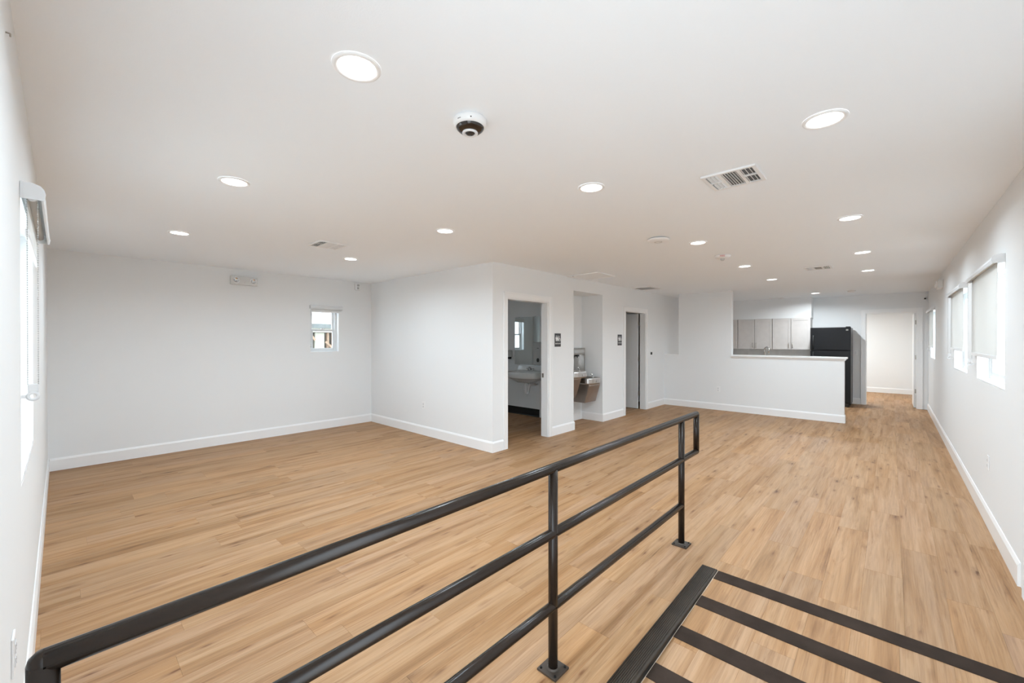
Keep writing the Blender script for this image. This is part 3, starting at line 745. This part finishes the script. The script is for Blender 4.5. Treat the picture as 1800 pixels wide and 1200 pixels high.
# ------------------------------------------------------------------ wall fittings
def outlet(loc, rz, label, kind='outlet'):
    t = thing('wall_outlet' if kind == 'outlet' else 'light_switch', label, 'outlet' if kind == 'outlet' else 'switch', loc, rz, 'wall outlets' if kind == 'outlet' else None)
    bm = nb(); B(bm, -.035, .035, 0.0003, .006, -.057, .057, .0022); obj('cover_plate', bm, 'plastic', t)
    if kind == 'outlet':
        for z in (-.02, .02):
            bm = nb(); B(bm, -.0165, .0165, .006, .0085, z - .014, z + .014, .0015); rc = obj('socket', bm, 'vinyl', t)
            bm = nb()
            for x in (-.0065, .0065): B(bm, x - .0012, x + .0012, .0084, .0088, z - .002, z + .007)
            CY(bm, (0, .0084, z - .008), (0, .0088, z - .008), .0024, seg=8); obj('slot', bm, 'dark', rc)
    else:
        bm = nb(); B(bm, -.017, .017, .006, .0095, -.033, .033, .002); obj('rocker', bm, 'vinyl', t)
    return t
outlet((XP, 5.30, .455), PI / 2, 'white outlet low on the partition wall')
outlet((XK, 2.66, .432), PI / 2, 'white outlet low on the kitchen half wall')
outlet((4.94, YR, .49), 0, 'white outlet low on the right wall under the nearest blind')
outlet((XL, 1.905, .535), -PI / 2, 'white outlet on the left wall behind the rail end')
outlet((XE, .60, 1.165), PI / 2, 'white light switch between fridge and far doorway', 'switch')

def exit_light(loc, rz, label):
    t = thing('emergency_light', label, 'emergency light', loc, rz, 'emergency lights')
    bm = nb(); B(bm, -.168, .168, .0005, .060, -.062, .062, .008); obj('housing', bm, 'plastic_w', t)
    for s in (-1, 1):
        bm = nb(); LATHE(bm, [(.040, .055), (.044, .066), (.040, .080), (.034, .082)], (s * .108, 0, 0), 26, 'Y'); hd = obj('lamp_head', bm, 'plastic', t)
        bm = nb(); LATHE(bm, [(.034, .081), (.028, .070), (0, .064)], (s * .108, 0, 0), 24, 'Y'); obj('reflector', bm, 'chrome', hd)
        bm = nb()
        for q in range(3):
            an = q * 2 * PI / 3 + .4; CY(bm, (s * .108 + .016 * math.cos(an), .066, .016 * math.sin(an)), (s * .108 + .016 * math.cos(an), .074, .016 * math.sin(an)), .005, seg=8)
        obj('led', bm, 'plastic_g', hd)
    bm = nb(); CY(bm, (0, .060, -.03), (0, .0625, -.03), .004, seg=8); obj('test_button', bm, 'plastic_g', t)
    return t
exit_light((1.785, YB, 2.305), PI, 'white twin-head emergency light on the rear wall')
exit_light((9.02, YR, 2.30), 0, 'white twin-head emergency light high on the right wall')
t = thing('wall_strobe', 'small white strobe high in the rear corner', 'strobe', (3.505, YB, 2.385), PI)
bm = nb(); B(bm, -.042, .042, .0005, .035, -.058, .058, .006); obj('housing', bm, 'plastic', t)
bm = nb(); B(bm, -.020, .020, .035, .048, .004, .040, .006); obj('strobe_lens', bm, 'plastic_g', t)
bm = nb()
for i in range(4): B(bm, -.018, .018, .035, .0365, -.014 - i * .009, -.010 - i * .009)
obj('sounder_slots', bm, 'dark', t)
t = thing('corner_camera', 'tiny white camera with a black lens in the far right corner', 'camera', (XE, -.515, 2.32), PI / 2)
bm = nb(); B(bm, -.028, .028, .0005, .03, -.04, .04, .006); obj('bracket', bm, 'plastic', t)
bm = nb(); LATHE(bm, [(0, .075), (.020, .070), (.032, .052), (.034, .03)], (0, 0, 0), 24, 'Y'); obj('housing', bm, 'plastic', t)
bm = nb(); LATHE(bm, [(0, .081), (.012, .079), (.016, .072)], (0, 0, 0), 20, 'Y'); obj('lens', bm, 'blackm', t)
t = thing('wall_sensor', 'small black button sensor on the wall right of the second door', 'sensor', (8.55, YS, 1.165), PI)
bm = nb(); B(bm, -.040, .040, .0004, .007, -.060, .060, .002); obj('cover_plate', bm, 'plastic', t)
bm = nb(); B(bm, -.028, .028, .007, .022, -.020, .034, .004); obj('button', bm, 'blackm', t)
bm = nb(); CY(bm, (0, .0005, 0), (0, .010, 0), .002, seg=8); CY(bm, (0, .009, 0), (0, .009, -.008), .0018, seg=8)
tag(obj('wall_hook', bm, 'nickel', loc=(XL, 1.775, 2.295), rz=-PI / 2), 'tiny metal screw hook high on the left wall', 'hook')

def sign(loc, label):
    t = thing('restroom_sign', label, 'sign', loc, PI, 'restroom signs')
    bm = nb(); B(bm, -.078, .078, .0005, .0065, -.102, .102, .002); obj('plaque', bm, 'sign', t)
    d0, d1 = .0066, .0082
    def disc(bm, cx, cz, r, r2=0):
        LATHE(bm, [(r2, d0), (r2, d1), (r, d1), (r, d0)] if r2 else [(0, d1), (r, d1), (r, d0)], (cx, 0, cz), 20, 'Y')
    def poly(bm, pts): PRISM(bm, pts, 'Y', d0, d1)
    # viewer's left is +x
    bm = nb(); disc(bm, .042, .060, .0085); poly(bm, [(.060, .046), (.024, .046), (.024, .012), (.031, .012), (.031, -.018), (.053, -.018), (.053, .012), (.060, .012)]); obj('man_symbol', bm, 'signw', t)
    bm = nb(); disc(bm, .002, .060, .0085); poly(bm, [(.013, .047), (-.009, .047), (-.022, .004), (-.013, .002), (-.011, -.018), (.015, -.018), (.017, .002), (.026, .004)]); obj('woman_symbol', bm, 'signw', t)
    bm = nb(); disc(bm, -.036, .058, .007); poly(bm, [(-.032, .048), (-.040, .048), (-.043, .016), (-.056, .016), (-.062, -.010), (-.067, -.008), (-.060, .023), (-.034, .023)]); disc(bm, -.042, .000, .019, .014); obj('wheelchair_symbol', bm, 'signw', t)
    me = text_mesh('RESTROOM', .0262, .0008); bm = to_bm(me, Matrix.Translation((0, .0072, -.056)) @ FACE); obj('lettering', bm, 'signw', t)
    bm = nb()
    for i in range(14):
        for j in range(2):
            if (i * 7 + j * 3) % 4: CY(bm, (.042 - i * .0064, .0062, -.080 - j * .006), (.042 - i * .0064, .0072, -.080 - j * .006), .0012, seg=6)
    obj('braille_dots', bm, 'sign', t)
    return t
sign((5.187, YS, 1.458), 'charcoal restroom sign beside the doorway showing the basin')
sign((7.165, YS, 1.458), 'charcoal restroom sign between the alcove and the second door')

# ------------------------------------------------------------------ drinking fountain in the alcove (local: origin at alcove back wall, +y to the room)
t = thing('drinking_fountain', 'two-level stainless steel drinking fountain with a bottle filler', 'drinking fountain', (6.085, 4.24, 0), PI)
# local x = -world X; the lower unit is on world +X (local -x)
def basin(xa, xb, zt, label_z, dep=.465):
    """half-round fronted basin between xa and xb with a sunk bowl"""
    cx, hw = (xa + xb) / 2, abs(xb - xa) / 2
    out_ = []
    n = 14
    for i in range(n + 1):
        an = PI * i / n; out_.append((cx + hw * math.cos(an) * (abs(math.cos(an)) ** -.25 if abs(math.cos(an)) > .2 else 1) if False else cx + hw * math.copysign(abs(math.cos(an)) ** .55, math.cos(an)), dep - .15 + .15 * abs(math.sin(an)) ** .8))
    poly = [(cx + hw, .001)] + out_ + [(cx - hw, .001)]
    bm = nb()
    def ring(sc, z, inset_back=0):
        return [bm.verts.new((cx + (u - cx) * sc, max(v * sc + (1 - sc) * .22, inset_back), z)) for u, v in poly]
    rs = [ring(.95, zt - .105), ring(1.0, zt - .085), ring(1.0, zt - .012), ring(.985, zt), ring(.93, zt), ring(.88, zt - .012, .05), ring(.60, zt - .045, .08)]
    for a, c in zip(rs, rs[1:]):
        for i in range(len(a)):
            j = (i + 1) % len(a); bm.faces.new((a[i], a[j], c[j], c[i]))
    bm.faces.new(rs[0][::-1]); bm.faces.new(rs[-1])
    return bm
def skirtbox(xa, xb, zt, zb, dt, db):
    bm = nb(); PRISM(bm, [(.001, zt), (dt, zt), (dt, zt - .03), (db, zb), (.001, zb)], 'X', xa, xb)
    es = [e for e in bm.edges]; bmesh.ops.bevel(bm, geom=es, offset=.005, segments=2, affect='EDGES'); return bm
LO = (-.425, -.005); UP = (.010, .430)
lo_b = obj('lower_basin', basin(*LO, .795, 0), 'steel', t); up_b = obj('upper_basin', basin(*UP, .930, 0), 'steel', t)
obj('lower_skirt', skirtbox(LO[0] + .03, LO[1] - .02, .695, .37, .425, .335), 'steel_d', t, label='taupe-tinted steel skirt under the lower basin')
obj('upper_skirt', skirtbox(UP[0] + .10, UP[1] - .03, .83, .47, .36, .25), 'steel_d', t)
for bas, (xa, xb), zt in ((lo_b, LO, .795), (up_b, UP, .930)):
    xs = xa + .075
    bm = nb(); CY(bm, (xs, .30, zt - .02), (xs, .30, zt + .010), .022, .018, 16); TUBE(bm, [(xs, .30, zt + .005), (xs + .002, .298, zt + .035), (xs + .012, .290, zt + .052), (xs + .030, .280, zt + .050)], .009, 10); obj('bubbler', bm, 'chrome', bas, label='chrome bubbler spout')
    bm = nb(); CY(bm, ((xa + xb) / 2, .462, zt - .05), ((xa + xb) / 2, .472, zt - .05), .022, seg=16); obj('push_button', bm, 'steel', bas)
bm = nb()
fx0, fx1 = -.437, -.030
B(bm, fx0, fx1, .001, .085, 1.19, 1.315, .006); B(bm, fx0, fx0 + .03, .001, .085, .80, 1.19, .004); B(bm, fx1 - .03, fx1, .001, .085, .80, 1.19, .004); B(bm, fx0, fx1, .001, .020, .80, 1.19); B(bm, fx0, fx1, .001, .085, .798, .83, .004)
bf = obj('bottle_filler', bm, 'steel', t)
bm = nb(); B(bm, fx0 + .05, fx1 - .05, .085, .0865, 1.225, 1.285, .0005); obj('display_band', bm, 'plastic_g', bf)
bm = nb(); B(bm, (fx0 + fx1) / 2 - .03, (fx0 + fx1) / 2 + .03, .020, .075, 1.16, 1.19, .004); CY(bm, ((fx0 + fx1) / 2, .05, 1.16), ((fx0 + fx1) / 2, .05, 1.135), .009, seg=12); obj('filler_nozzle', bm, 'blackm', bf)
bm = nb(); TUBE(bm, [(fx1 - .12, .03, 1.16), (fx1 - .11, .035, 1.05), (fx1 - .10, .03, .84)], .005, 8); obj('guide_rib', bm, 'chrome', bf)

# ------------------------------------------------------------------ kitchen
xc = 11.90
def kdoor(t, y0, y1, z0, z1, hy, name='cabinet_door'):
    """shaker door in the plane x = -.02 of its cabinet (local x into the kitchen is negative)"""
    bm = nb(); B(bm, -.016, -.003, y0, y1, z0, z1, .001); fr = .048
    for u0, u1, v0, v1 in ((y0, y1, z0, z0 + fr), (y0, y1, z1 - fr, z1), (y0, y0 + fr, z0 + fr, z1 - fr), (y1 - fr, y1, z0 + fr, z1 - fr)): B(bm, -.023, -.016, u0, u1, v0, v1, .0012)
    d = obj(name, bm, 'cab', t)
    if hy is not None:
        za = z0 + .03
        bm = nb(); CY(bm, (-.050, hy, za), (-.050, hy, za + .13), .0055, seg=10)
        for z in (za + .02, za + .11): CY(bm, (-.050, hy, z), (-.022, hy, z), .0045, seg=8)
        obj('bar_handle', bm, 'nickel', d, label='brushed nickel bar handle')
    return d
CABS = [(1.400, 2.168, 'taupe upper kitchen cabinet beside the fridge'), (2.172, 2.938, 'taupe upper kitchen cabinet beside the pier'), (2.942, 3.79, 'taupe upper kitchen cabinet half hidden behind the pier')]
for y0, y1, lab in CABS:
    t = thing('upper_cabinet', lab, 'cabinet', (xc, y0, 1.228), group='upper kitchen cabinets')
    wd_ = y1 - y0
    bm = nb(); B(bm, 0, XE - xc - .001, .001, wd_ - .001, 0, 1.984 - 1.228, .001); obj('carcass', bm, 'cab', t)
    m_ = wd_ / 2
    kdoor(t, .005, m_ - .005, .003, .745, m_ - .037); kdoor(t, m_ + .005, wd_ - .005, .003, .745, m_ + .037)
t = thing('base_cabinet', 'taupe base cabinet run hidden behind the kitchen half wall', 'cabinet', (11.64, 1.40, 0))
bm = nb(); B(bm, .06, .59, .002, 2.398, .0005, .10); B(bm, 0, .596, .002, 2.398, .10, .875, .001); obj('carcass', bm, 'cab', t)
for k in range(6): kdoor(t, .003 + k * .399, .399 + k * .399 - .003, .11, .865, .36 + k * .399 if k % 2 == 0 else .04 + k * .399)
bm = nb(); B(bm, 11.61, XE - .001, 1.40, 3.799, .8755, .91, .004)
tag(obj('countertop', bm, 'counter'), 'stone countertop behind the kitchen half wall', 'countertop')
t = thing('backsplash', 'grey backsplash strip between countertop and upper cabinets', 'backsplash', (XE, 1.40, .911))
for k in range(7):
    bm = nb(); B(bm, -.010, -.0005, k * .3425 + .001, min(2.397, (k + 1) * .3425 - .001), .0002, .316, .001); obj('tile', bm, 'splash', t)
t = thing('kitchen_faucet', 'chrome gooseneck faucet rising above the half wall', 'faucet', (11.79, 2.315, .91))
bm = nb(); CY(bm, (0, 0, .0003), (0, 0, .05), .026, .021, 18); obj('base', bm, 'chrome', t)
bm = nb(); pts = [(0, 0, .04), (0, 0, .30)] + [(-.055 + .055 * math.cos(a_), -.055 + .055 * math.cos(a_), .30 + .075 * math.sin(a_)) for a_ in [PI * i / 8 for i in range(1, 9)]] + [(-.11, -.11, .22)]
TUBE(bm, pts, .0165, 14); obj('spout', bm, 'chrome', t)
bm = nb(); CY(bm, (0, .02, .06), (0, .10, .09), .007, seg=10); obj('lever', bm, 'chrome', t)

t = thing('refrigerator', 'black top-freezer refrigerator beside the far doorway', 'refrigerator', (11.48, .640, 0))
W_, D_, H_ = .715, .70, 1.735
bm = nb(); B(bm, .065, D_, .004, W_ - .004, .05, H_ - .012, .006); B(bm, .09, D_ - .02, .03, W_ - .03, .0005, .05); obj('body', bm, 'black', t)
bm = nb(); B(bm, 0, .062, 0, W_, 1.232, H_, .012); fz = obj('freezer_door', bm, 'black', t)
bm = nb(); B(bm, 0, .062, 0, W_, .09, 1.222, .012); fd = obj('fridge_door', bm, 'black', t)
for par, za, zb in ((fz, 1.26, 1.56), (fd, .80, 1.19)):
    bm = nb(); yh = W_ - .055
    TUBE(bm, [(.004, yh, za), (-.032, yh, za + .03), (-.040, yh, (za + zb) / 2), (-.032, yh, zb - .03), (.004, yh, zb)], .013, 12); obj('door_handle', bm, 'blackm', par)
bm = nb(); B(bm, .02, .16, .015, .09, H_ - .002, H_ + .016, .004); obj('hinge_cover', bm, 'blackm', t)
bm = nb(); B(bm, -.001, .001, .045, .085, H_ - .075, H_ - .045, .0004); obj('badge', bm, 'nickel', fz)
bm = nb(); B(bm, .012, .06, .03, W_ - .03, .012, .085, .003); obj('kick_grille', bm, 'blackm', t)

# ------------------------------------------------------------------ restroom fittings
t = thing('wall_mirror', 'frameless mirror on the restroom wall above the basin', 'mirror', (6.11, 5.20, 1.0))
bm = nb(); B(bm, -.006, -.0006, -.315, .315, -.02, .905, .001); obj('glass', bm, 'mirror', t)
bm = nb()
for y_ in (-.2, .2):
    for z in (-.022, .903): B(bm, -.009, -.0005, y_ - .012, y_ + .012, z - .006, z + .008)
obj('clip', bm, 'chrome', t)
t = thing('wash_basin', 'white wall-hung wash basin under the restroom mirror', 'basin', (6.11, 5.03, .86))
# local: x negative = towards the doorway, y across, z from the rim
poly = []
hw = .37
for i in range(17):
    a_ = PI * i / 16; poly.append((-.30 - .20 * math.sin(a_) ** .7 if 0 < i < 16 else -.30, hw * math.cos(a_)))
poly = [(-.004, hw)] + poly + [(-.004, -hw)]
bm = nb()
def bring(sc, z, cxb=-.26): return [bm.verts.new((cxb + (u - cxb) * sc if sc < 1 else u, v * sc, z)) for u, v in poly]
rs = [bring(.42, -.19), bring(.70, -.145), bring(.90, -.108), bring(.985, -.10), bring(1, -.09), bring(1, -.006), bring(.985, 0), bring(.84, 0), bring(.80, -.01), bring(.62, -.10), bring(.2, -.125)]
for a, c in zip(rs, rs[1:]):
    for i in range(len(a)):
        j = (i + 1) % len(a); f = bm.faces.new((a[i], a[j], c[j], c[i])); f.smooth = True
bm.faces.new(rs[0][::-1]); bm.faces.new(rs[-1])
obj('bowl', bm, 'porc', t)
bm = nb(); PRISM(bm, [(-.003, -.07), (-.12, -.07), (-.115, .005), (-.055, .020), (-.035, .095), (-.003, .095)], 'Y', -hw, hw); bmesh.ops.bevel(bm, geom=list(bm.edges), offset=.006, segments=2, affect='EDGES'); obj('splash_back', bm, 'porc', t)
bm = nb(); B(bm, -.115, -.065, -.07, .07, .012, .030, .008); TUBE(bm, [(-.09, 0, .02), (-.10, 0, .075), (-.15, 0, .085), (-.20, 0, .060)], .012, 12); fc = obj('tap', bm, 'chrome', t)
for s in (-1, 1):
    bm = nb(); CY(bm, (-.09, s * .06, .03), (-.09, s * .06, .058), .014, seg=12); B(bm, -.15, -.07, s * .06 - .008, s * .06 + .008, .058, .070, .003); obj('tap_handle', bm, 'chrome', fc)
bm = nb(); TUBE(bm, [(-.26, 0, -.18), (-.26, 0, -.36), (-.245, 0, -.40), (-.215, 0, -.415), (-.185, 0, -.40), (-.17, 0, -.36), (-.16, -.01, -.27), (-.13, -.012, -.25), (-.003, -.012, -.25)], .022, 12); obj('drain_trap', bm, 'plastic', t, label='white wrapped drain trap')
for y_ in (-.10, .09):
    bm = nb(); TUBE(bm, [(-.10, y_, -.09), (-.10, y_, -.20), (-.07, y_, -.24), (-.003, y_, -.24)], .007, 8); B(bm, -.05, -.003, y_ - .014, y_ + .014, -.254, -.226, .003); obj('supply_pipe', bm, 'chrome', t)
t = thing('soap_dispenser', 'small dark-bottomed soap dispenser left of the mirror', 'dispenser', (6.11, 5.64, 1.09))
bm = nb(); B(bm, -.10, -.0005, -.055, .065, .03, .165, .012); obj('housing', bm, 'plastic_g', t)
bm = nb(); B(bm, -.085, -.005, -.03, .04, -.01, .03, .006); obj('nozzle', bm, 'blackm', t)
t = thing('towel_dispenser', 'tall grey paper towel dispenser beside the mirror', 'dispenser', (6.11, 4.815, 1.0))
bm = nb(); B(bm, -.15, -.0205, -.13, .13, .0, .42, .014); hsg = obj('housing', bm, 'plastic_g', t); 
bm = nb(); B(bm, -.021, -.0005, -.10, .055, .05, .36); obj('mount_plate', bm, 'plastic_g', t)
bm = nb(); LATHE(bm, [(0, -.153), (.030, -.152), (.034, -.148)], (0, -.00, .085), 24, 'X', sy=1.2); obj('feed_window', bm, 'blackm', hsg)
bm = nb(); B(bm, -.153, -.148, -.02, .02, .30, .31); obj('slot', bm, 'blackm', hsg)

# ------------------------------------------------------------------ outdoors seen through the windows
bm = nb(); B(bm, -30, 45, -30, 40, -.50, -.30)
struct('ground', bm, 'earth', 'pale concrete ground outside the windows', 'ground')
t = thing('neighbour_shed', 'cream and raw-timber shed outside the small rear window', 'building', (4.0, 9.5, -.30))
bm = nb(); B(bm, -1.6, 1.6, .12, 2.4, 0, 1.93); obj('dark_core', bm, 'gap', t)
for x0, x1 in ((-1.55, -.62), (-.135, .075), (.62, 1.55)):
    bm = nb(); B(bm, x0, x1, .05, .115, .02, 1.92, .003); obj('sheathing_panel', bm, 'cream', t)
for x in (-.60, -.27, .150, .265, .45, .60):
    bm = nb(); B(bm, x - .022, x + .022, .02, .11, 0, 1.92, .003); obj('stud', bm, 'lumber', t)
for x0, z0, x1, z1 in ((.08, 1.72, .30, 1.52), (-.26, 1.9, -.15, 1.75), (.3, 1.2, .6, .8)):
    bm = nb(); d = Vector((x1 - x0, 0, z1 - z0)); ln = d.length
    B(bm, 0, ln, -.016, .016, -.022, .022, .002); o = obj('brace', bm, 'lumber', t, (x0, 0, z0)); o.rotation_euler = (0, -math.atan2(d.z, d.x), 0)
bm = nb(); B(bm, -1.75, 1.75, -.20, 2.6, 2.02, 2.12, .01); obj('roof', bm, 'roofing', t)
bm = nb(); B(bm, -1.70, 1.70, -.10, 0.12, 1.93, 2.02, .004); obj('fascia', bm, 'cream', t)
